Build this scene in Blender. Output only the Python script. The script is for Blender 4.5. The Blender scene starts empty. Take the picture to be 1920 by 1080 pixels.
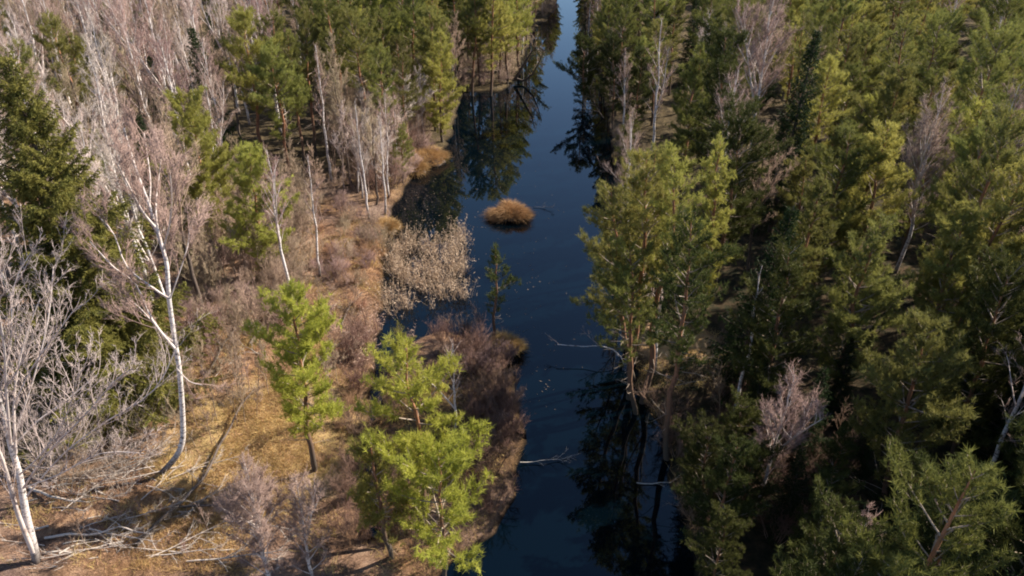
import bpy, math, random
import numpy as np
from mathutils import Vector

# ------------------------------------------------------------------ camera, light, exposure
H, PITCH, F = 29.0, math.radians(30), 1450.0
scn = bpy.context.scene
C = scn.collection
cam = bpy.data.objects.new('camera', bpy.data.cameras.new('camera'))
C.objects.link(cam)
cam.data.sensor_width = 36.0
cam.data.lens = F / 1920 * 36
cam.data.clip_end = 6000
cam.location = (0, 0, H)
cam.rotation_euler = (math.radians(90) - PITCH, 0, 0)
scn.camera = cam

SUN_AZ, SUN_EL = math.radians(68), math.radians(39)      # azimuth clockwise from +Y
w = bpy.data.worlds.new("World"); scn.world = w; w.use_nodes = True
nt = w.node_tree; nt.nodes.clear()
sky = nt.nodes.new('ShaderNodeTexSky'); sky.sky_type = 'NISHITA'; sky.sun_disc = False
sky.sun_elevation = SUN_EL; sky.sun_rotation = SUN_AZ; sky.air_density = 1.0; sky.dust_density = 0.6; sky.ozone_density = 5.0
bg = nt.nodes.new('ShaderNodeBackground'); bg.inputs[1].default_value = 0.085
wo = nt.nodes.new('ShaderNodeOutputWorld')
nt.links.new(sky.outputs[0], bg.inputs[0]); nt.links.new(bg.outputs[0], wo.inputs[0])
sl = bpy.data.lights.new('sun', 'SUN'); sl.energy = 5.0; sl.angle = math.radians(0.5); sl.color = (1, .93, .83)
so = bpy.data.objects.new('sun', sl); C.objects.link(so)
sd = Vector((math.sin(SUN_AZ) * math.cos(SUN_EL), math.cos(SUN_AZ) * math.cos(SUN_EL), math.sin(SUN_EL)))
so.rotation_euler = sd.to_track_quat('Z', 'Y').to_euler()
scn.view_settings.view_transform = 'Standard'; scn.view_settings.look = 'None'
scn.view_settings.gamma = 1; scn.view_settings.exposure = 1.12
scn.cycles.filter_width = 1.9; scn.cycles.max_bounces = 6; scn.cycles.transparent_max_bounces = 4

CP, SP = math.cos(PITCH), math.sin(PITCH)
def ray(u, v):
    a, b = u - 960, 540 - v
    return np.array((a, F * CP + b * SP, -F * SP + b * CP))
def at(u, v, z=0.0):                       # where the sight line through a photo pixel meets height z
    d = ray(u, v); return np.array((0, 0, H)) + d * ((H - z) / -d[2])
def on_depth(u, v, y):                     # ... and where it meets the vertical plane at distance y
    d = ray(u, v); return np.array((0, 0, H)) + d * (y / d[1])
def proj(p):
    x, y, z = p[0], p[1], p[2] - H
    dep = y * CP - z * SP; up = y * SP + z * CP
    return 960 + F * x / dep, 540 - F * up / dep

# ------------------------------------------------------------------ mesh helpers
class MB:
    def __init__(s): s.V = []; s.Q = []; s.T = []; s.n = 0
    def add(s, V, Q=None, T=None):
        V = np.asarray(V, float).reshape(-1, 3)
        if Q is not None and len(Q): s.Q.append(np.asarray(Q, int).reshape(-1, 4) + s.n)
        if T is not None and len(T): s.T.append(np.asarray(T, int).reshape(-1, 3) + s.n)
        s.V.append(V); s.n += len(V)
    def tube(s, P, R, k=5):
        P = np.asarray(P, float); R = np.asarray(R, float); n = len(P)
        D = np.gradient(P, axis=0); D /= np.linalg.norm(D, axis=1)[:, None] + 1e-9
        ref = np.array((0.31, 0.95, 0.05)) if abs(D[0][2]) > .6 else np.array((0.1, 0.05, 1.))
        A = np.cross(D, ref); A /= np.linalg.norm(A, axis=1)[:, None] + 1e-9
        B = np.cross(D, A)
        an = np.arange(k) * 2 * np.pi / k
        V = P[:, None] + R[:, None, None] * (A[:, None] * np.cos(an)[None, :, None] + B[:, None] * np.sin(an)[None, :, None])
        i = np.arange(n - 1)[:, None] * k; j = np.arange(k)[None]; j2 = (j + 1) % k
        Q = np.stack([i + j, i + j2, i + k + j2, i + k + j], -1).reshape(-1, 4)
        s.add(V, Q)
    def spikes(s, A, B, W):                # thin three-sided twigs from A to B
        A = np.asarray(A, float); B = np.asarray(B, float); W = np.asarray(W, float)
        if not len(A): return
        D = B - A; D /= np.linalg.norm(D, axis=1)[:, None] + 1e-9
        X = np.cross(D, np.array((.37, .61, .7))); X /= np.linalg.norm(X, axis=1)[:, None] + 1e-9
        Y = np.cross(D, X); m = len(A)
        V = np.stack([A + X * W[:, None], A + (-.5 * X + .87 * Y) * W[:, None], A + (-.5 * X - .87 * Y) * W[:, None], B], 1)
        i = np.arange(m)[:, None, None] * 4
        s.add(V, None, (i + np.array([[0, 1, 3], [1, 2, 3], [2, 0, 3]])).reshape(-1, 3))
    def blades(s, A, B, W, rng):           # leaf-sized triangles with their wide end at A
        A = np.asarray(A, float); B = np.asarray(B, float); m = len(A)
        if not m: return
        X = np.cross(B - A, rng.normal(size=(m, 3))); X /= np.linalg.norm(X, axis=1)[:, None] + 1e-9
        W = np.broadcast_to(W, (m,))[:, None]
        V = np.stack([A + X * W, A - X * W, B], 1)
        s.add(V, None, np.arange(m * 3).reshape(-1, 3))
    def mesh(s, name, mat, smooth=False):
        me = bpy.data.meshes.new(name)
        V = np.concatenate(s.V) if s.V else np.zeros((0, 3))
        Q = np.concatenate(s.Q) if s.Q else np.zeros((0, 4), int)
        T = np.concatenate(s.T) if s.T else np.zeros((0, 3), int)
        me.vertices.add(len(V)); me.vertices.foreach_set('co', V.astype(np.float32).ravel())
        lv = np.concatenate([Q.ravel(), T.ravel()]).astype(np.int32)
        me.loops.add(len(lv)); me.loops.foreach_set('vertex_index', lv)
        st = np.concatenate([np.arange(len(Q)) * 4, len(Q) * 4 + np.arange(len(T)) * 3]).astype(np.int32)
        me.polygons.add(len(st)); me.polygons.foreach_set('loop_start', st)
        if smooth: me.polygons.foreach_set('use_smooth', np.ones(len(st), bool))
        me.update(calc_edges=True); me.validate()
        if mat: me.materials.append(mat)
        return me

def link(name, me, parent=None):
    o = bpy.data.objects.new(name, me); C.objects.link(o)
    if parent: o.parent = parent
    return o
def tag(o, label=None, cat=None, group=None, kind=None):
    if label: o['label'] = label
    if cat: o['category'] = cat
    if group: o['group'] = group
    if kind: o['kind'] = kind
    return o
def unit(v): return v / (np.linalg.norm(v) + 1e-9)

# ------------------------------------------------------------------ materials
def mat_base(name):
    m = bpy.data.materials.new(name); m.use_nodes = True
    n = m.node_tree; b = n.nodes['Principled BSDF']
    return m, n, b
def coords(n, kind='Object'):
    return n.nodes.new('ShaderNodeTexCoord').outputs[kind]
def noise(n, vec, scale, detail=4, rough=.6):
    t = n.nodes.new('ShaderNodeTexNoise'); t.inputs['Scale'].default_value = scale
    t.inputs['Detail'].default_value = detail; t.inputs['Roughness'].default_value = rough
    n.links.new(vec, t.inputs['Vector']); return t.outputs['Fac']
def ramp(n, fac, stops):
    r = n.nodes.new('ShaderNodeValToRGB'); e = r.color_ramp.elements
    while len(e) < len(stops): e.new(.5)
    for k, (p, c) in enumerate(stops): e[k].position = p; e[k].color = (*c, 1)
    n.links.new(fac, r.inputs[0]); return r.outputs[0]
def mix(n, fac, a, b, mode='MIX'):
    x = n.nodes.new('ShaderNodeMix'); x.data_type = 'RGBA'; x.blend_type = mode
    if isinstance(fac, (int, float)): x.inputs[0].default_value = fac
    else: n.links.new(fac, x.inputs[0])
    for s, i in ((a, 6), (b, 7)):
        if isinstance(s, tuple): x.inputs[i].default_value = (*s, 1)
        else: n.links.new(s, x.inputs[i])
    return x.outputs[2]
def foliage(name, c1, c2, transl=.35, var=.25, scale=1.3, rough=.55):
    m, n, b = mat_base(name)
    col = ramp(n, noise(n, coords(n), scale, 3), [(.3, c1), (.7, c2)])
    oi = n.nodes.new('ShaderNodeObjectInfo')
    hs = n.nodes.new('ShaderNodeHueSaturation')
    mr = n.nodes.new('ShaderNodeMapRange'); mr.inputs[3].default_value = 1 - var; mr.inputs[4].default_value = 1 + var
    n.links.new(oi.outputs['Random'], mr.inputs[0]); n.links.new(mr.outputs[0], hs.inputs['Value'])
    mh = n.nodes.new('ShaderNodeMapRange'); mh.inputs[3].default_value = .485; mh.inputs[4].default_value = .515
    ml = n.nodes.new('ShaderNodeMath'); ml.operation = 'FRACT'; mm = n.nodes.new('ShaderNodeMath'); mm.operation = 'MULTIPLY'; mm.inputs[1].default_value = 7.3
    n.links.new(oi.outputs['Random'], mm.inputs[0]); n.links.new(mm.outputs[0], ml.inputs[0])
    n.links.new(ml.outputs[0], mh.inputs[0]); n.links.new(mh.outputs[0], hs.inputs['Hue'])
    n.links.new(col, hs.inputs['Color']); col = hs.outputs[0]
    n.links.new(col, b.inputs['Base Color']); b.inputs['Roughness'].default_value = rough
    b.inputs['Specular IOR Level'].default_value = .08
    if transl:
        tr = n.nodes.new('ShaderNodeBsdfTranslucent'); n.links.new(col, tr.inputs[0])
        mx = n.nodes.new('ShaderNodeMixShader'); mx.inputs[0].default_value = transl
        n.links.new(b.outputs[0], mx.inputs[1]); n.links.new(tr.outputs[0], mx.inputs[2])
        n.links.new(mx.outputs[0], n.nodes['Material Output'].inputs[0])
    return m
def bark(name, c1, c2, scale, stretch=(1, 1, 1), zr=None, czr=None):
    m, n, b = mat_base(name); co = coords(n)
    mp = n.nodes.new('ShaderNodeMapping'); mp.inputs['Scale'].default_value = stretch; n.links.new(co, mp.inputs[0])
    col = ramp(n, noise(n, mp.outputs[0], scale, 5, .7), [(.36, c1), (.5, c2)])
    if zr:
        sx = n.nodes.new('ShaderNodeSeparateXYZ'); n.links.new(co, sx.inputs[0])
        mr = n.nodes.new('ShaderNodeMapRange'); mr.inputs[1].default_value = zr[0]; mr.inputs[2].default_value = zr[1]
        n.links.new(sx.outputs[2], mr.inputs[0]); col = mix(n, mr.outputs[0], czr, col)
    n.links.new(col, b.inputs['Base Color']); b.inputs['Roughness'].default_value = .85
    b.inputs['Specular IOR Level'].default_value = .2
    return m
M = {
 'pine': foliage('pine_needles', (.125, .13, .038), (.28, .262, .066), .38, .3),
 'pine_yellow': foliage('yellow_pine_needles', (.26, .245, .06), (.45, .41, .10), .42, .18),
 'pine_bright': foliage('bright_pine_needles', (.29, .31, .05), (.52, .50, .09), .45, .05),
 'pine_dark': foliage('dark_pine_needles', (.045, .053, .015), (.11, .115, .03), .25, .25),  # dark green, lowered further to put the lower right shade into the colour
 'spruce_lit': foliage('lit_olive_spruce_needles', (.07, .08, .022), (.34, .30, .075), .35, .1, 1.6),  # olive spruce with its sunlit clumps painted into the needle colour
 'spruce': foliage('spruce_needles', (.018, .035, .012), (.05, .07, .02), .2, .2),  # naturally dark, toned down more to carry shade in the lower right forest
 'twig': foliage('birch_twigs', (.24, .155, .127), (.40, .275, .225), 0, .15, .6, .6),
 'twig_brown': foliage('brown_twigs', (.22, .155, .105), (.40, .295, .20), 0, .2, .6, .7),
 'twig_grey': foliage('grey_twigs', (.36, .285, .245), (.62, .51, .44), 0, .15, .6, .7),
 'birch_bark': bark('birch_bark', (.09, .07, .06), (.72, .645, .59), 4.0, (1, 1, 2.2), (0, 1.6), (.10, .075, .06)),
 'birch_limb': bark('birch_limb_bark', (.36, .28, .24), (.66, .56, .49), 2.0),
 'pine_bark': bark('pine_bark', (.16, .07, .035), (.36, .17, .09), 3.0, (1, 1, .5), (1, 7), (.10, .075, .055)),
 'pine_limb': bark('pine_limb_bark', (.18, .13, .09), (.36, .28, .21), 3.0),
 'dark_bark': bark('dark_bark', (.045, .033, .025), (.12, .09, .07), 3.0),
 'dead_wood': bark('dead_wood', (.20, .165, .13), (.44, .38, .32), 4.0),
 'reed': foliage('dry_reed', (.24, .16, .10), (.66, .49, .35), .3, .1, 2.0),
 'straw': foliage('dry_grass', (.34, .22, .08), (.66, .47, .20), .3, .1, .5),
 'tussock': foliage('sedge_straw', (.30, .18, .07), (.56, .37, .17), .25, .05, 2.5),
 'heath': foliage('heath_twigs', (.26, .15, .09), (.52, .31, .18), .15, .1, .7),
}
def ground_mat():
    m, n, b = mat_base('forest_floor'); co = coords(n)
    big = noise(n, co, .13, 4); mid = noise(n, co, 1.1, 6, .7); fine = noise(n, co, 9, 6, .8)
    litter = ramp(n, mid, [(.34, (.12, .07, .04)), (.5, (.40, .22, .11)), (.64, (.62, .37, .19))])
    pinkish = ramp(n, mid, [(.35, (.22, .14, .11)), (.65, (.48, .33, .25))])
    col = mix(n, ramp(n, big, [(.42, (0, 0, 0)), (.6, (1, 1, 1))]), litter, pinkish)
    col = mix(n, .75, col, ramp(n, fine, [(.36, (.25, .22, .2)), (.6, (1, 1, 1))]), 'MULTIPLY')
    sp = n.nodes.new('ShaderNodeVectorMath'); sp.operation = 'DISTANCE'; sp.inputs[1].default_value = (-13.5, 32.5, .8); n.links.new(co, sp.inputs[0])
    ad = n.nodes.new('ShaderNodeMath'); ad.operation = 'MULTIPLY_ADD'; ad.inputs[1].default_value = 9; n.links.new(noise(n, co, .45, 3), ad.inputs[0]); n.links.new(sp.outputs['Value'], ad.inputs[2])
    sm = n.nodes.new('ShaderNodeMapRange'); sm.inputs[1].default_value = 8.5; sm.inputs[2].default_value = 11; n.links.new(ad.outputs[0], sm.inputs[0])
    col = mix(n, sm.outputs[0], ramp(n, mid, [(.3, (.28, .18, .07)), (.65, (.64, .44, .19))]), col)
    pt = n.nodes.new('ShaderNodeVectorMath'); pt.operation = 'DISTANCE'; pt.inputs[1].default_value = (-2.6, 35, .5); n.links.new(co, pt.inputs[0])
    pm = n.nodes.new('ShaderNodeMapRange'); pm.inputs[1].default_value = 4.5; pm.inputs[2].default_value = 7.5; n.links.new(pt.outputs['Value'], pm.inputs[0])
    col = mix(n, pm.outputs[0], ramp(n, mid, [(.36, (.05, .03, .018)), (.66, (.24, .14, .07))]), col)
    # right of the channel the floor colour is darkened to stand in for forest shade
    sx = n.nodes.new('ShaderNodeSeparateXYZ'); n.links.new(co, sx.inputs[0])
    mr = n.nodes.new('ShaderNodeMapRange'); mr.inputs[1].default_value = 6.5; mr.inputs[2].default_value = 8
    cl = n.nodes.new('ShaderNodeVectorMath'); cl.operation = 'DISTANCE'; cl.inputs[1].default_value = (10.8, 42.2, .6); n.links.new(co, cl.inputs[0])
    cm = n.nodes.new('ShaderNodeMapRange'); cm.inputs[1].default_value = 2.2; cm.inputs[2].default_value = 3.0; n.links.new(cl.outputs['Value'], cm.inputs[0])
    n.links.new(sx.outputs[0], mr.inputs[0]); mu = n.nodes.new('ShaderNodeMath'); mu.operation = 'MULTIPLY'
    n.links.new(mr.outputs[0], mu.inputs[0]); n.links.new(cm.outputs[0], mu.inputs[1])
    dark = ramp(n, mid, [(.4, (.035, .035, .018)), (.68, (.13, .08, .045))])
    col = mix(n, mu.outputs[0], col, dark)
    my = n.nodes.new('ShaderNodeMapRange'); my.inputs[1].default_value = 62; my.inputs[2].default_value = 75; my.inputs[4].default_value = 1; n.links.new(sx.outputs[1], my.inputs[0])
    col = mix(n, my.outputs[0], col, ramp(n, mid, [(.38, (.05, .038, .022)), (.66, (.16, .115, .06))]))
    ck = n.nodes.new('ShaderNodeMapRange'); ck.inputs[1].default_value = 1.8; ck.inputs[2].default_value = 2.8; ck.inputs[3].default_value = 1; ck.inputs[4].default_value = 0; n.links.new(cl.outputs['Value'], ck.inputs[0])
    col = mix(n, ck.outputs[0], col, ramp(n, mid, [(.3, (.34, .20, .09)), (.6, (.68, .44, .20))]))  # straw floor of the clearing, lightened to paint in its sunlight
    # wet peat at the waterline
    mz = n.nodes.new('ShaderNodeMapRange'); mz.inputs[1].default_value = .02; mz.inputs[2].default_value = .22
    n.links.new(sx.outputs[2], mz.inputs[0]); col = mix(n, mz.outputs[0], (.02, .014, .009), col)
    n.links.new(col, b.inputs['Base Color']); b.inputs['Roughness'].default_value = .95
    b.inputs['Specular IOR Level'].default_value = .1
    bp = n.nodes.new('ShaderNodeBump'); bp.inputs['Strength'].default_value = 1; bp.inputs['Distance'].default_value = .25
    n.links.new(fine, bp.inputs['Height']); n.links.new(bp.outputs[0], b.inputs['Normal'])
    return m
def water_mat():
    m, n, b = mat_base('lake_water'); co = coords(n)
    b.inputs['Base Color'].default_value = (.0005, .0022, .0038, 1); b.inputs['Roughness'].default_value = .0
    b.inputs['IOR'].default_value = 1.36; b.inputs['Specular Tint'].default_value = (.70, .90, 1, 1)
    mp = n.nodes.new('ShaderNodeMapping'); mp.inputs['Scale'].default_value = (1, .45, 1); n.links.new(co, mp.inputs[0])
    bp = n.nodes.new('ShaderNodeBump'); bp.inputs['Strength'].default_value = .012; bp.inputs['Distance'].default_value = .02
    n.links.new(noise(n, mp.outputs[0], 2.2, 4, .55), bp.inputs['Height']); n.links.new(bp.outputs[0], b.inputs['Normal'])
    return m

# ------------------------------------------------------------------ the water's outline (photo pixels on the water level)
L_SHORE = [(1046, -20), (1040, 25), (1003, 60), (985, 100), (968, 150), (940, 172), (872, 172), (856, 205), (848, 250), (826, 292),
           (782, 322), (762, 352), (738, 392), (728, 430), (722, 500), (712, 580), (704, 650), (700, 720), (690, 800), (688, 900),
           (696, 1000), (702, 1020), (709, 1000), (708, 900), (708, 800), (722, 720), (766, 645), (830, 622), (905, 640), (950, 660),
           (972, 740), (985, 830), (962, 930), (925, 1000), (862, 1050), (820, 1090)]
R_SHORE = [(1300, 1090), (1292, 1000), (1262, 900), (1232, 800), (1192, 742), (1180, 640), (1172, 560), (1160, 430), (1150, 320),
           (1142, 240), (1130, 180), (1112, 100), (1100, 50), (1096, -20)]
WL = [at(u, v)[:2] for u, v in L_SHORE]; WR = [at(u, v)[:2] for u, v in R_SHORE]
far_l = [np.array((14, 212)), np.array((11, 207)), np.array((10, 200))]
near_ = [np.array((-4, 20)), np.array((-6, 5)), np.array((9, 5)), np.array((7.5, 18))]
far_r = [np.array((17.5, 200)), np.array((16.5, 208))]
SH = np.array(far_l + WL + near_ + WR + far_r)
# roughen the outline with bays and tufts
def roughen(P, rng):
    out = []
    for i in range(len(P)):
        a, b = P[i], P[(i + 1) % len(P)]; L = np.linalg.norm(b - a); k = max(1, int(L / .9))
        nrm = np.array((-(b - a)[1], (b - a)[0])) / (L + 1e-9)
        for j in range(k): out.append(a + (b - a) * j / k + nrm * rng.normal() * .16)
    return np.array(out)
SH = roughen(SH, np.random.default_rng(5))
def shore_dist(X):                          # + on land, - in the water
    X = np.atleast_2d(X); ins = np.zeros(len(X), bool); dmin = np.full(len(X), 1e9)
    for i in range(len(SH)):
        a, b = SH[i], SH[(i + 1) % len(SH)]
        d = b - a; t = np.clip(((X - a) @ d) / (d @ d + 1e-9), 0, 1)
        dmin = np.minimum(dmin, np.linalg.norm(X - a - t[:, None] * d, axis=1))
        c = (a[1] > X[:, 1]) != (b[1] > X[:, 1])
        xi = a[0] + (X[:, 1] - a[1]) * d[0] / (d[1] if abs(d[1]) > 1e-9 else 1e-9)
        ins ^= c & (X[:, 0] < xi)
    return np.where(ins, -dmin, dmin)
def relief(X):
    x, y = X[:, 0], X[:, 1]
    return (.10 * np.sin(x * .9 + 1.3) * np.cos(y * .7) + .07 * np.sin(x * 2.1 + y * 1.3) + .05 * np.sin(x * 3.7 - y * 2.9)
            + .16 * np.sin(x * .23 + y * .31))
def height(X):
    X = np.atleast_2d(X); d = shore_dist(X)
    land = .34 * (1 - np.exp(-np.clip(d, 0, 99) / .35)) + (.25 + relief(X)) * np.clip(d / 3, 0, 1)
    land = land + np.clip((-X[:, 0] - 14) / 30, 0, 1) * 1.0
    return np.where(d > 0, land, np.maximum(-1.4, d * .6 - .03))
def gz(x, y): return float(height(np.array([[x, y]]))[0])

def grid_axis(lo, hi, step, far):
    a = list(np.arange(lo, hi, step)); s = step; p = a[-1]
    while p < far: s *= 1.35; p += s; a.append(p)
    s = step; p = a[0]; pre = []
    while p > -far: s *= 1.35; p -= s; pre.append(p)
    return np.array(pre[::-1] + a)
gx = grid_axis(-40, 40, .42, 3000); gy = grid_axis(16, 125, .5, 3000)
GX, GY = np.meshgrid(gx, gy); P2 = np.stack([GX.ravel(), GY.ravel()], 1)
near = (np.abs(P2[:, 0]) < 120) & (P2[:, 1] > -60) & (P2[:, 1] < 420)
Z = np.full(len(P2), .6); Z[near] = height(P2[near])
mb = MB(); nx, ny = len(gx), len(gy)
i = (np.arange(ny - 1)[:, None] * nx + np.arange(nx - 1)[None]).ravel()
mb.add(np.column_stack([P2, Z]), np.stack([i, i + 1, i + nx + 1, i + nx], 1))
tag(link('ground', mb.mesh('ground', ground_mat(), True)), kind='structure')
mb = MB(); wx = np.linspace(-30, 45, 6); wy = np.linspace(-5, 345, 12)
mb.add([(x, y, 0) for y in wy for x in wx], [(r * 6 + c, r * 6 + c + 1, r * 6 + c + 7, r * 6 + c + 6) for r in range(11) for c in range(5)])
tag(link('water', mb.mesh('water', water_mat())), kind='structure')

# ------------------------------------------------------------------ growing things
def curve(p0, d0, L, n, up, wob, rng):
    P = [np.array(p0, float)]; d = unit(np.array(d0, float)); s = L / n
    for _ in range(n):
        d = unit(d + np.array((0, 0, up)) / n + rng.normal(size=3) * wob)
        P.append(P[-1] + d * s)
    return np.array(P)
def side_dir(t, ang, rng, flat=None):
    r = rng.normal(size=3) if flat is None else flat
    r = unit(np.cross(t, r)); return unit(t * math.cos(ang) + r * math.sin(ang))
def interp(P, t):
    f = t * (len(P) - 1); i = min(int(f), len(P) - 2); return P[i] + (P[i + 1] - P[i]) * (f - i), unit(P[i + 1] - P[i])

class Bare:                                  # a leafless broad-leaved tree: trunk, branches, fine twigs
    def __init__(s, seed, tw=.011, dens=1.0, droop=.1, limb_k=4):
        s.r = np.random.default_rng(seed); s.trunk = MB(); s.limb = MB(); s.twig = MB(); s.tw = tw; s.dens = dens; s.droop = droop
        s.A = []; s.B = []; s.W = []; s.k = limb_k; s.fine = MB()
    def twigs(s, P, L, n):
        r = s.r
        for _ in range(n):
            p, t = interp(P, r.uniform(.1, 1)); d = side_dir(t, r.uniform(.3, .9), r) + np.array((0, 0, .25))
            l = L * r.uniform(.5, 1.2); q = p + unit(d) * l
            s.A.append(p); s.B.append(q); s.W.append(s.tw * .8)
            for _ in range(5):
                f = r.uniform(.1, 1); a = p + (q - p) * f
                e = unit(unit(d) + r.normal(size=3) * .55 + np.array((0, 0, -s.droop)))
                s.A.append(a); s.B.append(a + e * l * r.uniform(.4, 1.0)); s.W.append(s.tw * .6)
    def bough(s, P, r0, level):
        r = s.r; L = np.sum(np.linalg.norm(np.diff(P, axis=0), axis=1))
        (s.fine if level > 1 else s.limb).tube(P, np.linspace(r0, max(r0 * .25, .006), len(P)), 3 if level > 1 else s.k)
        if level >= 3 or L < .9:
            s.twigs(P, min(.62, L * .45), int((3 + L * 4.2) * s.dens)); return
        n = int(2 + L * (1.5 if level == 1 else 1.6))
        for k in range(n):
            t = .22 + .78 * (k + r.random()) / n; p, tg = interp(P, min(t, .98))
            l = L * r.uniform(.28, .5) * (1.15 - .6 * t)
            s.bough(curve(p, side_dir(tg, r.uniform(.45, .8), r) + np.array((0, 0, .2)), l, 4, .35, .09, r), r0 * .45 * (1.1 - .5 * t), level + 1)
        s.twigs(P[len(P) // 2:], .5, int(3 * s.dens * L))
    def finish(s, kind, print=lambda *a: None):
        s.twig.spikes(s.A, s.B, s.W); off = s.twig.n; s.twig.V += s.fine.V; s.twig.Q += [q + off for q in s.fine.Q]; s.twig.n += s.fine.n
        print('twigs', kind, len(s.A))
        bk, lb, tw = {'birch': ('birch_bark', 'birch_limb', 'twig'), 'grey': ('birch_bark', 'birch_limb', 'twig_grey'),
                      'brown': ('dark_bark', 'twig_brown', 'twig_brown')}[kind]
        return [('trunk', s.trunk.mesh('trunk', M[bk], True)), ('branches', s.limb.mesh('branches', M[lb])), ('crown', s.twig.mesh('crown', M[tw]))]

def birch_parts(seed, h, spread=.2, base=.4, nb=18, kind='birch', forks=0, dens=1.0, tw=.011, lean=(0, 0)):
    b = Bare(seed, tw, dens); r = b.r
    n = 14; t = np.linspace(0, 1, n + 1)
    P = np.column_stack([lean[0] * t ** 1.4 * h, lean[1] * t ** 1.4 * h, t * h]); P[1:, :2] += np.cumsum(r.normal(size=(n, 2)) * .0045 * h, axis=0)
    r0 = h * .0085 + .015
    b.trunk.tube(np.vstack([P[0] - (0, 0, .3), P]), np.concatenate([[r0 * 1.35], r0 * (1 - t) ** .8 + .012]), 8)
    stems = [(P, base)]
    for f in range(forks):
        p, tg = interp(P, r.uniform(.3, .5)); a = r.uniform(0, 6.28); Lf = (h - p[2]) * r.uniform(.75, .95)
        Q = curve(p, (math.cos(a) * .45, math.sin(a) * .45, 1), Lf, 9, .4, .05, r)
        b.limb.tube(Q, r0 * .6 * (1 - np.linspace(0, 1, 10)) ** .8 + .01, 6); stems.append((Q, .15))
    for Q, bs in stems:
        hh = Q[-1][2] - Q[0][2]; a = r.uniform(0, 6.28); m = int(nb * (hh / h))
        for k in range(m):
            tt = bs + (1 - bs) * (k + r.random() * .6) / m; p, tg = interp(Q, min(tt, .985)); a += 2.4 + r.normal() * .3
            el = .75 + .5 * tt + r.normal() * .1
            s_ = (tt - bs) / (1 - bs); Lb = h * spread * (.55 + 1.3 * s_ * (1 - s_) * 1.6) * (1.15 - .75 * s_) * r.uniform(.8, 1.2)
            b.bough(curve(p, (math.cos(a) * math.cos(el), math.sin(a) * math.cos(el), math.sin(el)), Lb, 6, .25, .07, r), .012 + Lb * .009, 1)
    return b.finish(kind)

def pine_parts(seed, h, width=.2, base=.35, needles='pine', dens=1.0, spacing=.5, tuft=.3, lean=(0, 0), round_=False):
    r = np.random.default_rng(seed); tr, br, cr = MB(), MB(), MB()
    n = 12; t = np.linspace(0, 1, n + 1)
    P = np.column_stack([lean[0] * t * h, lean[1] * t * h, t * h]); P[1:, :2] += np.cumsum(r.normal(size=(n, 2)) * .008 * h, axis=0)
    r0 = h * .010 + .03
    tr.tube(np.vstack([P[0] - (0, 0, .3), P]), np.concatenate([[r0 * 1.25], r0 * (1 - t) ** .75 + .015]), 8)
    tips = []; z = base * h
    if base > .18:                           # dead bare branches under the crown
        for k in range(int((base - .1) * h * 3.2)):
            zz = r.uniform(.12, base + .12) * h; a = r.uniform(0, 6.28); p, _ = interp(P, zz / h); L = r.uniform(.4, 1.0) * h * width * .75
            Q = curve(p, (math.cos(a), math.sin(a), .15), L, 5, .1, .09, r); br.tube(Q, np.linspace(.022, .007, 6), 4)
            for j in range(3):
                q, tg = interp(Q, r.uniform(.4, .95)); br.spikes([q], [q + side_dir(tg, .7, r) * r.uniform(.2, .5)], [.008])
    while z < h * .985:
        s_ = (z / h - base) / (1 - base)
        prof = (math.sqrt(max(0, 1 - (2 * s_ - .85) ** 2 / 1.6)) if round_ else (.35 + 2.2 * s_ if s_ < .25 else 1 - .82 * ((s_ - .25) / .75) ** 1.7) + .05)
        m = int(r.integers(3, 6)) if s_ < .9 else 3; a0 = r.uniform(0, 6.28)
        for k in range(m):
            if r.random() < .15: continue
            a = a0 + k * 6.28 / m + r.normal() * .25; L = max(.3, h * width * prof * r.uniform(.55, 1.15) * (1 + .3 * math.sin(a * 2 + z * 1.1 + seed) + .18 * math.sin(z * 2.3 + seed))); el = .12 + .65 * s_ + r.normal() * .12
            p, _ = interp(P, min(.99, (z + r.normal() * .1) / h))
            Q = curve(p, (math.cos(a) * math.cos(el), math.sin(a) * math.cos(el), math.sin(el)), L, 6, .45, .05, r)
            br.tube(Q, np.linspace(.012 + L * .011, .008, 7), 4)
            ns = int(2 + L * 4.2 * dens)
            for j in range(ns):
                f = .28 + .72 * (j + r.random()) / ns; q, tg = interp(Q, min(f, .99)); l = max(.2, (L * .42) * (1.25 - f) * r.uniform(.6, 1.2))
                sg = 1 if j % 2 else -1; d = unit(tg * .7 + sg * unit(np.cross(tg, (0, 0, 1))) * .75 + np.array((0, 0, .3)) + r.normal(size=3) * .15)
                S = curve(q, d, l, 3, .5, .08, r); br.spikes([S[0], S[1]], [S[1], S[3]], [.011, .008])
                for c in range(int(1 + l / .3)): 
                    e, te = interp(S, 1 - c * .3 / (l + .3)); tips.append((e + r.normal(size=3) * .05, te))
                    if r.random() < .75 * dens: tips.append((e + r.normal(size=3) * .17, unit(te + r.normal(size=3) * .5)))
            tips.append((Q[-1], unit(Q[-1] - Q[-2])))
        z += spacing * r.uniform(.75, 1.25) * (1 if s_ < .7 else .8)
    tips.append((P[-1], np.array((0, 0, 1.))))
    E = np.array([a for a, _ in tips]); D = np.array([b for _, b in tips]); K = 19
    A = np.repeat(E, K, 0) - np.repeat(D, K, 0) * r.uniform(0, tuft * .9, (len(E) * K, 1))
    dirs = np.repeat(D, K, 0) * .75 + r.normal(size=(len(A), 3)) * .62 + np.array((0, 0, .22)); dirs /= np.linalg.norm(dirs, axis=1)[:, None]
    A = A + r.normal(size=A.shape) * .02
    cr.blades(A, A + dirs * tuft * r.uniform(.5, 1.0, (len(A), 1)), .0145, r)
    return [('trunk', tr.mesh('trunk', M['pine_bark'], True)), ('branches', br.mesh('branches', M['pine_limb'])), ('crown', cr.mesh('crown', M[needles]))]

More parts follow.
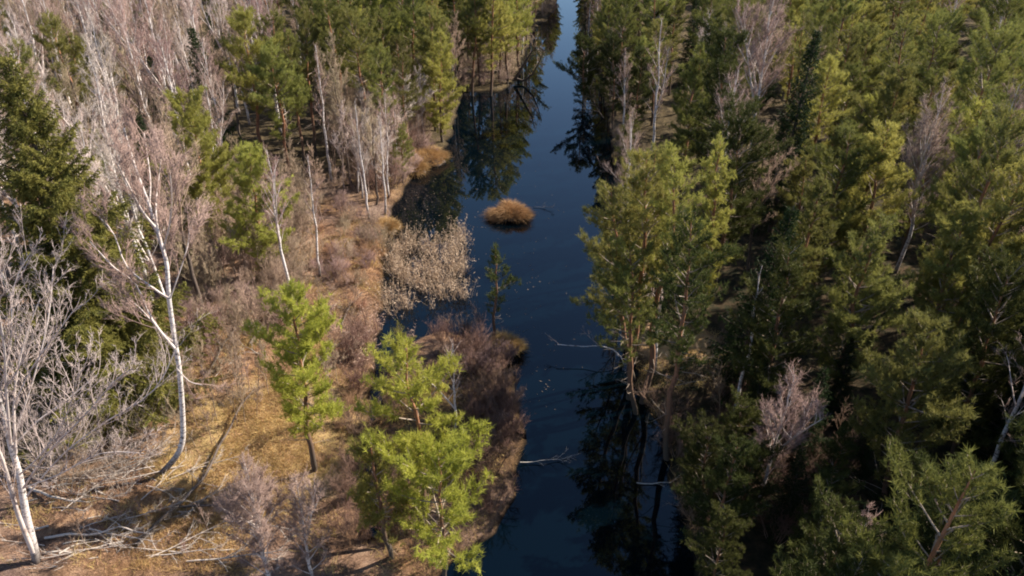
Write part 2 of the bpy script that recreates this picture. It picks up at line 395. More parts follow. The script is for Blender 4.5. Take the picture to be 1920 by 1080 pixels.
def spruce_parts(seed, h, width=.19, base=.08, dens=1.0, needles='spruce'):
    r = np.random.default_rng(seed); tr, br, cr = MB(), MB(), MB(); t = np.linspace(0, 1, 13)
    P = np.column_stack([np.cumsum(r.normal(size=13)) * .02, np.cumsum(r.normal(size=13)) * .02, t * h])
    tr.tube(np.vstack([P[0] - (0, 0, .3), P]), np.concatenate([[h * .017], h * .013 * (1 - t) ** .8 + .015]), 8)
    A, D, S = [], [], []; z = base * h
    while z < h * .985:
        s_ = (z / h - base) / (1 - base); m = int(r.integers(4, 7)); a0 = r.uniform(0, 6.28)
        for k in range(m):
            a = a0 + k * 6.28 / m + r.normal() * .2; L = max(.25, h * width * (1.02 - s_) ** .8 * r.uniform(.65, 1.18)); el = -.25 + .8 * s_ + r.normal() * .1
            p, _ = interp(P, min(.99, z / h)); Q = curve(p, (math.cos(a) * math.cos(el), math.sin(a) * math.cos(el), math.sin(el)), L, 6, .55, .03, r)
            br.tube(Q, np.linspace(.01 + L * .009, .008, 7), 4); ns = int(3 + L * 7 * dens)
            for j in range(ns):
                f = .15 + .85 * (j + r.random()) / ns; q, tg = interp(Q, min(f, .99)); l = max(.18, L * .36 * (1.2 - f) * r.uniform(.6, 1.2)); sg = 1 if j % 2 else -1
                d = unit(tg * .6 + sg * unit(np.cross(tg, (0, 0, 1))) * .7 + np.array((0, 0, -.45)) + r.normal(size=3) * .15)
                c = max(2, int(l / .085 * dens))
                for x in range(c): A.append(q + d * l * (x + r.random()) / c + np.array((0, 0, -.12 * (x / c) ** 2))); D.append(d)
        z += .38 * r.uniform(.8, 1.2) * (1 if s_ < .8 else .7)
    A = np.array(A); D = np.array(D); K = 5; A = np.repeat(A, K, 0); D = np.repeat(D, K, 0)
    dr = D * .8 + r.normal(size=A.shape) * .55 + np.array((0, 0, -.25)); dr /= np.linalg.norm(dr, axis=1)[:, None]
    cr.blades(A, A + dr * r.uniform(.10, .22, (len(A), 1)), .024, r)
    return [('trunk', tr.mesh('trunk', M['dark_bark'], True)), ('branches', br.mesh('branches', M['dark_bark'])), ('crown', cr.mesh('crown', M[needles]))]

def bush_mesh(seed, R, hgt, stems, mat, tw=.008, dens=1.0):
    b = Bare(seed, tw, dens, .0, 3); r = b.r; m = MB()
    for k in range(stems):
        a = r.uniform(0, 6.28); q = r.uniform(0, 1) ** .6
        P = curve((math.cos(a) * q * R * .3, math.sin(a) * q * R * .3, -.1), (math.cos(a) * q * R / hgt, math.sin(a) * q * R / hgt, 1), hgt * r.uniform(.6, 1.1), 6, .1, .1, r)
        m.tube(P, np.linspace(.02, .006, 7), 4)
        for j in range(5):
            p, tg = interp(P, r.uniform(.3, .95)); b.bough(curve(p, side_dir(tg, .6, r), hgt * r.uniform(.25, .45), 4, .2, .1, r), .009, 3)
        b.twigs(P, .4, int(8 * dens))
    m.spikes(b.A, b.B, b.W)
    for src in (b.limb, b.fine): off = m.n; m.V += src.V; m.Q += [q + off for q in src.Q]; m.n += src.n
    return m.mesh('shrub', mat)

protos = {}
def proto(key, fn):
    if key not in protos: protos[key] = fn()
    return protos[key]
TREES = []                                   # (root, kind, height)
def plant(name, parts, pos, rot=0, s=1.0, label=None, cat='tree', group=None, tilt=(0, 0), sz=None):
    r = bpy.data.objects.new(name, None); C.objects.link(r); r.empty_display_size = .5
    r.location = pos; r.rotation_euler = (tilt[0], tilt[1], rot); r.scale = (s, s, sz or s)
    for nm, me in parts: link(nm, me, r)
    tag(r, label, cat, group); return r
def spot(u, v, h):                           # foot of an upright tree whose top shows at (u, v)
    p = at(u, v, h); z = gz(p[0], p[1]); q = at(u, v, h + z); return (q[0], q[1], gz(q[0], q[1]))
def foot(u, v):
    p = at(u, v, .4); return (p[0], p[1], gz(p[0], p[1]))
HERO = []; SHOW = []
def lane(x, y):
    tx, ty = x - 10.8, y - 42.2; return tx * math.sin(SUN_AZ) + ty * math.cos(SUN_AZ), abs(tx * math.cos(SUN_AZ) - ty * math.sin(SUN_AZ))
def hero(kind_name, parts, pos, label, group=None, rot=0, s=1, tilt=(0, 0), cat='tree', rad=2.2):
    HERO.append((pos[0], pos[1], rad)); return plant(kind_name, parts, pos, rot, s, label, cat, group, tilt)

# ---- the two near birches on the left, limb by limb
def traced_birch(seed, base_uv, stems, dens, kind='birch'):
    bx, by, bz = foot(*base_uv); b = Bare(seed, .012, dens); r = b.r
    for lim in stems:
        pts, r0, lev, dy = lim
        P = []
        for k, (u, v) in enumerate(pts):
            yy = by + dy * (k / (len(pts) - 1)); p = on_depth(u, v, yy); P.append(p - np.array((bx, by, bz)))
        P = np.array(P)
        # densify with a smooth spline
        T = np.linspace(0, len(P) - 1, (len(P) - 1) * 3 + 1); Q = []
        for t in T:
            i = min(int(t), len(P) - 2); f = t - i; p0, p1, p2, p3 = P[max(i - 1, 0)], P[i], P[i + 1], P[min(i + 2, len(P) - 1)]
            Q.append(.5 * ((2 * p1) + (p2 - p0) * f + (2 * p0 - 5 * p1 + 4 * p2 - p3) * f * f + (3 * p1 - p0 - 3 * p2 + p3) * f ** 3))
        Q = np.array(Q)
        rr = np.linspace(r0, max(.018, r0 * .25), len(Q)) * (1.15 if lev == 0 else 1)
        if lev == 0:
            Q[0][2] -= .3; b.trunk.tube(Q, rr, 9); src = Q[len(Q) // 2:]
        else: b.limb.tube(Q, rr, 6); src = Q[len(Q) // 5:]
        L = np.sum(np.linalg.norm(np.diff(src, axis=0), axis=1)); n = int(2.6 * L)
        for k in range(n):
            t = (k + r.random()) / n; p, tg = interp(src, min(t, .98))
            b.bough(curve(p, side_dir(tg, r.uniform(.4, .8), r) + np.array((0, 0, .3)), r.uniform(1.0, 2.6) * (1.1 - .4 * t), 5, .5, .07, r), .028 * (1.2 - .6 * t), 2)
    return (bx, by, bz), b.finish(kind)
pos, parts = traced_birch(11, (298, 892), [
    ([(298, 892), (326, 862), (341, 832), (343, 790), (337, 700), (328, 640), (317, 560), (313, 500), (306, 468), (290, 420), (280, 385), (262, 338), (246, 290), (232, 240)], .14, 0, 1.5),
    ([(311, 485), (296, 430), (292, 385), (297, 340), (303, 290)], .07, 1, 2.5), ([(290, 425), (266, 395), (240, 345), (205, 280)], .06, 1, -1.5),
    ([(306, 468), (318, 420), (322, 370), (318, 318)], .05, 1, -1.5), ([(280, 385), (282, 340), (276, 290), (270, 250)], .04, 1, 1.5),
    ([(329, 655), (285, 600), (255, 535), (212, 500), (168, 452)], .07, 1, -1.2), ([(317, 560), (287, 540), (238, 500), (214, 440), (185, 405)], .06, 1, 1.5),
    ([(319, 560), (340, 500), (352, 460), (355, 430)], .04, 1, 1), ([(324, 640), (300, 620), (265, 580), (240, 560)], .04, 1, 2),
    ([(331, 690), (355, 715), (380, 722)], .02, 1, -.5)], 1.7)
hero('birch_tree', parts, pos, 'big white birch with a bare forked pinkish crown, tallest on the open left bank', rad=3)
pos, parts = traced_birch(12, (72, 1068), [
    ([(72, 1068), (62, 1020), (48, 960), (36, 890), (20, 835), (6, 775), (-14, 700), (-30, 600)], .17, 0, 1),
    ([(62, 1035), (34, 965), (16, 900), (0, 850), (-25, 800), (-40, 740)], .11, 1, -1), ([(44, 915), (85, 855), (160, 778), (215, 715), (250, 690)], .05, 1, -2),
    ([(30, 850), (26, 760), (34, 690), (52, 620), (75, 560)], .06, 1, 1.5), ([(22, 840), (70, 790), (125, 750), (185, 700)], .045, 1, 2),
    ([(20, 835), (12, 740), (8, 650), (-5, 570), (-5, 500)], .06, 1, -2), ([(36, 890), (70, 860), (120, 790), (150, 690)], .04, 1, -3),
    ([(26, 760), (60, 690), (110, 620), (140, 580)], .035, 1, 0), ([(50, 930), (120, 850), (200, 790), (290, 730), (335, 640)], .04, 1, 1.5),
    ([(20, 835), (60, 720), (90, 600), (100, 500)], .045, 1, 2.5), ([(44, 915), (110, 890), (190, 850), (270, 850)], .035, 1, -1), ([(0, 850), (-5, 760), (20, 650), (25, 540), (60, 470)], .04, 1, 3)], .45, 'grey')
hero('birch_tree', parts, pos, 'white double-stemmed bare birch in the bottom left corner with spreading branches', rad=3)

# ---- prototypes
def PB(i): # birches
    return proto(('b', i), lambda: [
        lambda: birch_parts(21, 16, .22, .36, 22, forks=1, dens=1.3), lambda: birch_parts(22, 15, .2, .38, 22, dens=1.4), lambda: birch_parts(23, 14, .23, .32, 20, forks=2, dens=1.2),
        lambda: birch_parts(24, 17, .2, .42, 20, forks=1, kind='grey', dens=1.2), lambda: birch_parts(25, 10, .25, .28, 18, dens=1.4), lambda: birch_parts(26, 15, .22, .25, 22, kind='brown', forks=1, dens=1.4)][i]())
def PP(i):
    return proto(('p', i), lambda: [
        lambda: pine_parts(31, 14, .22, .38, dens=.75, spacing=.6, tuft=.34), lambda: pine_parts(32, 15, .22, .5, dens=.75, tuft=.34, round_=True), lambda: pine_parts(33, 10, .25, .15),
        lambda: pine_parts(34, 13, .22, .28, dens=.7, spacing=.6, tuft=.35, needles='pine_yellow'), lambda: pine_parts(35, 11, .24, .12, needles='pine_yellow'),
        lambda: pine_parts(36, 14, .22, .2, needles='pine_dark'), lambda: pine_parts(37, 12, .24, .2, needles='pine_dark', round_=True),
        lambda: pine_parts(38, 16, .17, .55, dens=.6, spacing=.65, lean=(.05, .02)), lambda: pine_parts(39, 9, .27, .2, dens=.6, spacing=.5, tuft=.34, lean=(.06, 0))][i]())
def PS(i):
    return proto(('s', i), lambda: [lambda: spruce_parts(41, 16), lambda: spruce_parts(42, 12, .21)][i]())

# ---- hero trees, left side
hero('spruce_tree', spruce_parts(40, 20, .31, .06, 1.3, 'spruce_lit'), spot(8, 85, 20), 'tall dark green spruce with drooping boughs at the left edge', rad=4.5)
def HP(top, h, seed, label, name='pine_tree', rot=0, tilt=(0, 0), rad=2.2, base_uv=None, **kw):
    p = spot(*top, h) if base_uv is None else foot(*base_uv)
    SHOW.append((p[0], p[1], rad, h))
    return hero(name, pine_parts(seed, h, **kw), p, label, rot=rot, tilt=tilt, rad=rad)
def HB(top, h, seed, label, rad=2.2, base_uv=None, tilt=(0, 0), **kw):
    p = spot(*top, h) if base_uv is None else foot(*base_uv)
    SHOW.append((p[0], p[1], rad, h))
    return hero('birch_tree', birch_parts(seed, h, **kw), p, label, rad=rad, tilt=tilt)
HP((350, 172), 12.5, 51, 'bushy green pine behind the big white birch, left one of the touching pair', width=.30, base=.1, dens=1.1, needles='pine_yellow')
HP((462, 285), 10, 52, 'smaller bright green pine leaning against the bushy pine, right one of the pair', width=.32, base=.08, dens=1.1, needles='pine_yellow')
HP((445, 15), 15, 53, 'tall green pine with bare lower trunk above the bushy pine pair', width=.23, base=.4, needles='pine_yellow')
HP((505, 90), 13, 54, 'shorter green pine just right of the tall bare-trunked pine', width=.24, base=.4)
HP((556, 575), 10.8, 55, 'slender light green pine alone on the yellow grass of the left bank', base_uv=(592, 888), width=.21, base=.28, dens=1.05, spacing=.5, tuft=.34, needles='pine_bright')
HP((772, 640), 10.6, 56, 'bright green pine on the grassy islet by the near water, upper crown of the two', base_uv=(795, 1000), width=.235, base=.36, dens=.85, spacing=.6, tuft=.36, needles='pine_bright')
HP((830, 815), 7.6, 57, 'broad low yellow-green pine at the foot of the near pine on the islet', base_uv=(832, 1075), width=.37, base=.2, dens=.72, spacing=.6, tuft=.38, needles='pine_bright', round_=True)
HP((730, 800), 7.5, 58, 'small green pine left of the broad low pine on the islet', base_uv=(735, 1050), width=.2, base=.2, needles='pine_yellow')
HP((928, 448), 7.2, 59, 'thin dark green young pine at the water edge below the grass island', base_uv=(926, 642), width=.16, base=.35, dens=.7, needles='pine_dark')
HP((820, 66), 11.5, 60, 'bright green narrow pine on the left shore by the channel bend', width=.2, base=.08, needles='pine_yellow')
HP((805, 20), 13, 71, 'olive green pine just behind the bright narrow pine of the left shore', width=.24, base=.15)
for k, (u, v, h, yl) in enumerate([(880, -62, 15, 0), (915, -75, 16, 1), (950, -55, 15, 1), (975, -20, 13, 1), (895, -20, 12, 0), (935, -5, 11, 1)]):
    hero('pine_tree', PP(3 if yl else 0), spot(u, v, h), ['far left', 'second', 'third', 'far right', 'fourth, lower', 'fifth, lower'][k] + ' tall olive pine of the clump on the channel point', 'pines on the channel point', rot=k * 1.1, s=h / (13 if yl else 14), rad=1.2)
HB((590, 82), 13, 61, 'slim birch with dense pink twigs behind the pines of the left bank', spread=.14, base=.35, nb=22, dens=1.4, rad=1.6)
HB((520, 195), 12, 62, 'white forked birch rising from the orange bank left of the reeds', base_uv=(556, 590), spread=.17, base=.45, forks=1)
HB((600, 300), 9.5, 63, 'slim pinkish birch beside the white forked birch', spread=.15, base=.3, dens=1.2, base_uv=(600, 520), rad=1.4)
HB((683, 165), 10.5, 64, 'thin white birch at the shore above the reed bed', base_uv=(692, 412), spread=.14, base=.35, rad=1.4)
HB((720, 210), 9, 68, 'bare greyish birch next to the thin white shore birch', base_uv=(722, 400), spread=.16, base=.3, kind='grey', rad=1.4)
HB((540, 868), 7.5, 65, 'low dense pink birch at the bottom edge of the photo', base_uv=(515, 1120), spread=.28, base=.15, nb=30, dens=2.6, forks=2)
HB((600, 900), 6.5, 66, 'low pink birch bush right of the bottom edge birch', base_uv=(590, 1100), spread=.26, base=.12, nb=26, dens=2.4, forks=1)
HB((850, 640), 6.5, 67, 'small white forked birch behind the near pine on the islet', base_uv=(856, 832), spread=.2, base=.4, nb=14, forks=1, dens=.8, rad=1)
for k, (u, v, h, p) in enumerate([(20, -60, 17, 0), (62, -30, 16, 1), (215, -40, 16, 0), (270, -30, 17, 2), (300, 60, 15, 0), (340, -50, 16, 1), (400, -60, 16, 3), (165, 20, 15, 3),
                                  (120, 100, 13, 5), (190, 160, 12, 4), (240, 110, 13, 5), (500, -10, 14, 2)]):
    hero('birch_tree', PB(p), spot(u, v, h), ['leftmost', 'second', 'fifth', 'sixth', 'stout forked', 'eighth', 'tenth', 'slim grey', 'low grey', 'low pinkish', 'broad grey', 'rightmost'][k] + ' white birch of the tall bare row behind the dark spruce',
         'birches behind the dark spruce', rot=k * 1.7, s=h / [16, 15, 14, 17, 10, 15][p], rad=1.8)

# ---- hero trees, right side
HP((1128, 262), 15.8, 81, 'light green pine leaning over the water on the right shore', width=.16, base=.45, dens=.8, base_uv=(1180, 738), tilt=(0, -.03), needles='pine_yellow', rad=1)
HP((1222, 292), 15.5, 82, 'round-topped yellow-green pine with a long reddish trunk on the right shore', base_uv=(1205, 745), width=.105, base=.58, needles='pine_yellow', round_=True, rad=1.5)
HP((1105, 345), 13.2, 83, 'loose pine leaning left below the light green shore pine', width=.19, base=.4, dens=.8, base_uv=(1190, 700), tilt=(0, -.17), rad=1)
HP((1165, 395), 11.5, 84, 'ragged green pine left of the reddish trunks on the right shore', width=.2, base=.4, dens=.8, base_uv=(1196, 765), tilt=(0, -.05), rad=1)
HP((1100, 470), 8.5, 79, 'low loose pine overhanging the water from the right shore', width=.24, base=.25, dens=.8, base_uv=(1176, 640), tilt=(0, -.22), rad=1)
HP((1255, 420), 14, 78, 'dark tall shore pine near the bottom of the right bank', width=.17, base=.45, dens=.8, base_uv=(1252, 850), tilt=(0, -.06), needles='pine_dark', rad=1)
HP((1362, 258), 13, 85, 'pointed bright yellow-green pine standing alone right of the shore pines', width=.13, base=.1, needles='pine_yellow')
HP((1312, 88), 14, 86, 'tall green pine behind the pointed yellow-green pine', width=.16, base=.2)
HP((1590, 235), 13, 87, 'full green pine in the middle of the right forest', width=.2, base=.15)
HP((1690, 120), 14, 88, 'large green pine above the purple birch in the right forest', width=.2, base=.2)
HP((1660, 230), 13, 89, 'yellowish tall tree left of the purple birch', width=.2, base=.15, needles='pine_yellow')
HP((1895, 310), 14, 90, 'bright yellow-green pine at the right edge', width=.22, base=.1, needles='pine_yellow')
HP((1820, 400), 12, 91, 'yellow-green pine below and left of the right edge pine', width=.22, base=.12, needles='pine_yellow')
HP((1775, 600), 11.5, 92, 'lit green pine crown among the dark lower right trees', width=.24, base=.3)
HP((1530, 335), 12, 93, 'green pine in front of the full middle pine', width=.17, base=.15)
HP((1640, 420), 12, 95, 'olive pine with bare twigs showing, centre of the right forest', width=.22, base=.15)
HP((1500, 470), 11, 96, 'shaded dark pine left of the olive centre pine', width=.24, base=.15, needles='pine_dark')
HB((1190, 215), 13, 101, 'pinkish birch behind the shore pines of the right bank', spread=.22, base=.3, dens=1.8)
HB((1455, -15), 17.5, 102, 'big pale bare birch rising over the middle of the right forest', spread=.22, base=.4, forks=2, nb=26, dens=1.6)
HB((1775, 170), 14, 103, 'wide purple-pink bare birch in the upper right forest', spread=.24, base=.25, nb=30, dens=2, forks=1)
HB((1425, 715), 8.5, 104, 'reddish bare birch glowing against the dark lower right forest', base_uv=(1418, 965), spread=.25, base=.28, nb=26, dens=2, forks=1)
HB((1400, 545), 10, 105, 'very slim pale birch right of the sunlit clearing', base_uv=(1372, 800), spread=.1, base=.55, nb=10, dens=.6, rad=1)
HB((1905, 620), 13, 106, 'greyish birch leaning out of the lower right corner forest', base_uv=(1795, 1000), spread=.18, base=.4, nb=16, dens=.8)
HB((1240, 330), 11, 107, 'thin birch with two pale stems beside the reddish pine trunk', base_uv=(1225, 700), spread=.13, base=.35, forks=1, dens=.8, rad=1)
HB((1240, 40), 14, 108, 'bare birch with crooked white branches above the right shore', spread=.18, base=.3, forks=1)
HB((1105, 10), 12, 109, 'slim bare birch on the right shore near the top of the photo', spread=.12, base=.3)

# ---- the fill: forest on both banks
CLEAR = [
 [(1050, -50), (1088, -50), (1108, 80), (1128, 190), (1090, 300), (1065, 380), (1060, 480), (1090, 560), (1060, 620), (1130, 660), (1180, 780), (1225, 900), (1250, 1100),
  (900, 1100), (960, 940), (985, 830), (955, 650), (770, 610), (720, 580), (700, 640), (690, 700), (560, 900), (430, 1100), (100, 1100), (100, 960), (250, 900), (340, 860), (360, 620), (520, 560), (600, 430),
  (720, 400), (790, 320), (850, 260), (862, 185), (960, 178), (1010, 90)],
 [(1170, 610), (1360, 620), (1350, 730), (1190, 740)],
]
def in_poly(u, v, P):
    ins = False
    for i in range(len(P)):
        (x1, y1), (x2, y2) = P[i], P[(i + 1) % len(P)]
        if (y1 > v) != (y2 > v) and u < x1 + (v - y1) * (x2 - x1) / (y2 - y1): ins = not ins
    return ins
def clear(p, h, wd):
    for hx, hy, hr, hh in SHOW:
        if p[1] < hy and abs(p[0] / p[1] - hx / hy) < .25:
            pu = [proj((p[0], p[1], h * f)) for f in (.45, .7, .98)]
            for f in (.45, .7, .92):
                cu_, cv_ = proj((hx, hy, hh * f)); rp = 50 * 60 / hy
                if any(abs(a - cu_) < rp and abs(b_ - cv_) < rp for a, b_ in pu): return False
    for f, k in ((.25, .4), (.5, 1), (.75, .8), (1, .1)):
        for s in (-1, 1):
            u, v = proj((p[0] + s * wd * k * h, p[1], h * f))
            if any(in_poly(u, v, P) for P in CLEAR): return False
    return True
rnd = random.Random(7)
placed = [(x, y, r) for x, y, r in HERO]; FILL = []
cell = {}
def free(x, y, r):
    ci, cj = int(x // 6), int(y // 6)
    for a in (-1, 0, 1):
        for b in (-1, 0, 1):
            for (px, py, pr) in cell.get((ci + a, cj + b), ()):
                if (px - x) ** 2 + (py - y) ** 2 < (pr + r) ** 2: return False
    return True
def put(x, y, r): cell.setdefault((int(x // 6), int(y // 6)), []).append((x, y, r))
for q in placed: put(q[0], q[1], min(q[2], 2.6))
cand = []
for _ in range(26000):
    y = 12 + (235 - 12) * rnd.random() ** 1.15; hw = 20 + y * .62
    cand.append((rnd.uniform(-hw, hw), y))
cx = np.array(cand); cd = shore_dist(cx)
for (x, y), d in zip(cand, cd):
    if d < (.7 if y < 70 else .25) or (y > 203 and 11 < x < 18): continue
    right = x > 6 + .03 * y
    r = rnd.uniform(1.35, 1.9) + max(0, min(1, (y - 60) / 90)) * .8
    if right and y < 52: r *= .72
    if right and y > 52: r *= 1.1
    if d < 2.5 and y > 60: r *= .7
    if not free(x, y, r): continue
    u, v = proj((x, y, 9))
    if u < -90 or u > (2150 if y > 60 else 2700) or v > 1650: continue
    q = rnd.random()
    nz = math.sin(x * .13 + 1) * math.cos(y * .09) + .5 * math.sin(x * .31 - y * .17)
    if right:
        if u > 1480 and v < 330: kinds = [('p', 2, .16), ('p', 4, .16), ('p', 0, .18), ('p', 3, .22), ('b', 1, .04), ('p', 1, .06), ('p', 7, .08), ('p', 8, .10)]
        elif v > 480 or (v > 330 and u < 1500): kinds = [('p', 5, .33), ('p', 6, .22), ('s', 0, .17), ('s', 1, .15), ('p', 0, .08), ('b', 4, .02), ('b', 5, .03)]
        elif nz > .4: kinds = [('b', 1, .12), ('b', 0, .08), ('b', 5, .2), ('p', 0, .26), ('p', 5, .12), ('s', 1, .06), ('p', 1, .08), ('p', 7, .08)]
        else: kinds = [('p', 0, .22), ('p', 1, .1), ('p', 5, .12), ('p', 7, .08), ('p', 8, .08), ('s', 0, .03), ('b', 5, .27), ('b', 1, .07), ('b', 3, .03)]
    else:
        if u < 430: kinds = [('b', 0, .13), ('b', 1, .1), ('b', 3, .16), ('b', 5, .3), ('b', 2, .08), ('p', 2, .03), ('p', 0, .14), ('s', 1, .06)]
        elif v < 150 and u > 560: kinds = [('p', 0, .34), ('p', 1, .14), ('b', 5, .14), ('b', 1, .12), ('p', 3, .16), ('p', 5, .1)]
        else: kinds = [('b', 1, .2), ('b', 0, .12), ('b', 4, .14), ('b', 5, .24), ('p', 0, .14), ('p', 7, .05), ('p', 8, .06), ('b', 2, .05)]
    acc = 0
    for kk, ii, wt in kinds:
        acc += wt
        if q <= acc: break
    h0 = {'b': [16, 15, 14, 17, 10, 15], 'p': [14, 15, 10, 13, 11, 14, 12, 16, 9], 's': [16, 12]}[kk][ii]
    s = rnd.uniform(.78, 1.08) if y > 40 or right else rnd.uniform(.45, .8)
    if d < 2.5: s *= .8
    h = h0 * s
    tx, ty = x - 11.3, y - 41.3; al = tx * math.sin(SUN_AZ) + ty * math.cos(SUN_AZ); pe = abs(tx * math.cos(SUN_AZ) - ty * math.sin(SUN_AZ))
    if al > -2 and pe < 4.6 and h > al * math.tan(SUN_EL) - 1: continue      # the gap that lets the sun into the clearing
    if not clear((x, y), h, (.05 if right else .16) if y < 60 else .1 if y < 80 else .04): continue
    if not right and y < 38 and x > -26: continue
    put(x, y, r); FILL.append([kk, ii, x, y, s, h, right])
for yy in np.arange(93, 205, 2.1):
    for side in (-1, 1):
        xs = np.linspace(8, 14 + (yy - 90) * .06, 60) if side < 0 else np.linspace(14, 28, 60)
        dd = shore_dist(np.column_stack([xs, np.full(60, yy)])); ok = [a for a, b_ in zip(xs, dd) if .25 < b_ < 1.6 and (a < 14.5 + (yy - 90) * .02) == (side < 0)]
        if not ok: continue
        x = rnd.choice(ok); q = rnd.random(); kk, ii = ('p', 0) if q < .4 else ('p', 3) if q < .6 else ('b', 5) if q < .8 else ('b', 1)
        s = rnd.uniform(.55, .85); FILL.append([kk, ii, x, yy + rnd.uniform(-.5, .5), s, {'p': 13.5, 'b': 15}[kk] * s, side > 0])
for x, y in [(9.5, 209), (11, 212), (18.2, 211), (19.6, 208), (9.2, 216)]: FILL.append(['b', rnd.choice([0, 1, 5]), x, y, .9, 14, False])
for k, (u_, v_) in enumerate([(770, 278), (745, 320), (722, 350), (706, 384), (735, 296), (700, 332), (792, 238), (822, 215), (850, 190), (760, 250), (715, 310), (680, 372), (660, 350), (800, 205)]):
    x, y, _ = foot(u_, v_); s = rnd.uniform(.5, .75); FILL.append(['b', [5, 4, 1][k % 3], x, y, s, 14 * s, False])
for u_, v_ in [(1450, 800), (1500, 880), (1540, 960), (1600, 900), (1470, 1000), (1400, 830), (1560, 800), (1650, 980), (1520, 1060), (1700, 1050), (1380, 1000), (1430, 920)]:
    x, y, _ = foot(u_, v_); kk, ii = rnd.choice([('p', 6), ('s', 1), ('s', 1), ('p', 5)]); s = rnd.uniform(.35, .6); FILL.append([kk, ii, x, y, s, 12 * s, True])
for u_, v_ in [(1215, 770), (1245, 800), (1275, 860), (1300, 930), (1315, 1000), (1325, 1070), (1330, 1150), (1290, 790), (1340, 850), (1350, 920), (1190, 700), (1215, 655)]:
    x, y, _ = foot(u_, v_); kk, ii = rnd.choice([('p', 5), ('p', 6), ('s', 1)]); s = rnd.uniform(.35, .6)
    if v_ > 900: FILL.append([kk, ii, x, y, s, 12 * s, True])
# which of them the photo shows, and how large: a coarse depth picture of the crowns
W_, H_ = 480, 270; zb = np.full((H_, W_), 1e9); ib = np.full((H_, W_), -1)
order = sorted(range(len(FILL)), key=lambda k: FILL[k][3])
allt = [('f', k) for k in order]
for k in order:
    kk, ii, x, y, s, h, right = FILL[k]; opaque = kk != 'b'
    for fz in np.linspace(.3, 1, 9):
        rad = h * (.2 * (1.1 - fz) / .8 + .02); u, v = proj((x, y, h * fz)); dep = y * CP + (H - h * fz) * SP; rp = rad / dep * F
        x0, x1 = int((u - rp) / 4), int((u + rp) / 4) + 1; y0, y1 = int((v - rp * .5) / 4), int((v + rp * .5) / 4) + 1
        x0, x1, y0, y1 = max(0, x0), min(W_, x1), max(0, y0), min(H_, y1)
        if x0 >= x1 or y0 >= y1: continue
        m = zb[y0:y1, x0:x1] > y - .01
        if not opaque: m &= (np.random.default_rng(k).random(m.shape) < .45)
        zb[y0:y1, x0:x1][m] = y; ib[y0:y1, x0:x1][m] = k
seen = np.bincount(ib[ib >= 0].ravel(), minlength=len(FILL))
n_hero = {'b': 34, 'p': 38, 's': 1}; keep = set()
for kk in 'bps':
    ids = [k for k in range(len(FILL)) if FILL[k][0] == kk and seen[k] > 5]; ids.sort(key=lambda k: -seen[k]); keep |= set(ids[:296 - n_hero[kk]])
print('fill', len(FILL), 'kept', len(keep), {kk: sum(1 for k in keep if FILL[k][0] == kk) for kk in 'bps'})
ORD = ['leftmost', 'second', 'third', 'fourth', 'fifth', 'sixth', 'seventh', 'eighth', 'ninth', 'tenth', 'eleventh', 'twelfth']
cells = {}
for k in sorted(keep):
    f = FILL[k]; kk, ii, x, y, s, h, right = f; u, v = proj((x, y, h * .9))
    wd = {'b': ['bare birch', 'slim bare birch', 'forked bare birch', 'pale grey birch', 'small bare birch', 'twiggy brown tree'],
          'p': ['green pine', 'round-topped pine', 'short green pine', 'yellow-green pine', 'short yellow-green pine', 'dark pine', 'dark round pine', 'thin leaning pine', 'small loose pine'],
          's': ['tall dark spruce', 'small dark spruce']}[kk][ii]
    cells.setdefault((wd, 0, min(15, max(0, int(u // 120))), min(8, max(0, int(v // 120)))), []).append((u, f))
COLN = ['left edge', 'spruce bough tips', 'big white birch', 'bushy pine', 'white forked birch', 'thin shore birch', 'shore tussock', 'channel point', 'far channel',
        'light green shore pine', 'reddish trunk', 'pointed pine', 'full middle pine', 'olive centre pine', 'purple birch', 'right edge']
ROWN = ['top', 'second', 'third', 'fourth', 'fifth', 'sixth', 'seventh', 'eighth', 'lowest']
NAME = {'b': 'birch_tree', 'p': 'pine_tree', 's': 'spruce_tree'}
rr_ = random.Random(3)
for (wd, right, cu, cv), L in sorted(cells.items()):
    L.sort(key=lambda a: a[0]); n = len(L)
    for k, (u, f) in enumerate(L):
        kk, ii, x, y, s, h, right = f
        lb = f"{'lone' if n == 1 else ORD[min(k, 11)]} {wd} in line with the {COLN[cu]}, {ROWN[cv]} row down"
        me = {'b': PB, 'p': PP, 's': PS}[kk](ii)
        plant(NAME[kk], me, (x, y, gz(x, y)), rr_.uniform(0, 6.28), s, lb, 'tree', f"{ {'b': 'birches', 'p': 'pines', 's': 'spruces'}[kk] } of the {'right' if right else 'left'} forest",
              (rr_.gauss(0, .035), rr_.gauss(0, .035)), s * rr_.uniform(.92, 1.1))
# all the others, glimpsed between the nearer crowns: one mass
rest = [k for k in range(len(FILL)) if k not in keep]
pc = bpy.data.collections.new('forest_kinds'); kid = {}
for kk, fn, cnt in (('b', PB, 6), ('p', PP, 9), ('s', PS, 2)):
    for ii in range(cnt):
        c = bpy.data.collections.new(f'kind_{len(kid):02d}'); pc.children.link(c); kid[(kk, ii)] = len(kid)
        for nm, me in fn(ii): c.objects.link(bpy.data.objects.new(nm, me))
me = bpy.data.meshes.new('deep_forest'); me.vertices.add(len(rest))
RF = [FILL[k] for k in rest]; zz = height(np.array([(f[2], f[3]) for f in RF]))
me.vertices.foreach_set('co', np.array([(f[2], f[3], z) for f, z in zip(RF, zz)], np.float32).ravel())
at_ = me.attributes.new('kind_id', 'INT', 'POINT'); at_.data.foreach_set('value', np.array([kid[(f[0], f[1])] for f in RF], np.int32))
at_ = me.attributes.new('size', 'FLOAT', 'POINT'); at_.data.foreach_set('value', np.array([f[4] for f in RF], np.float32))
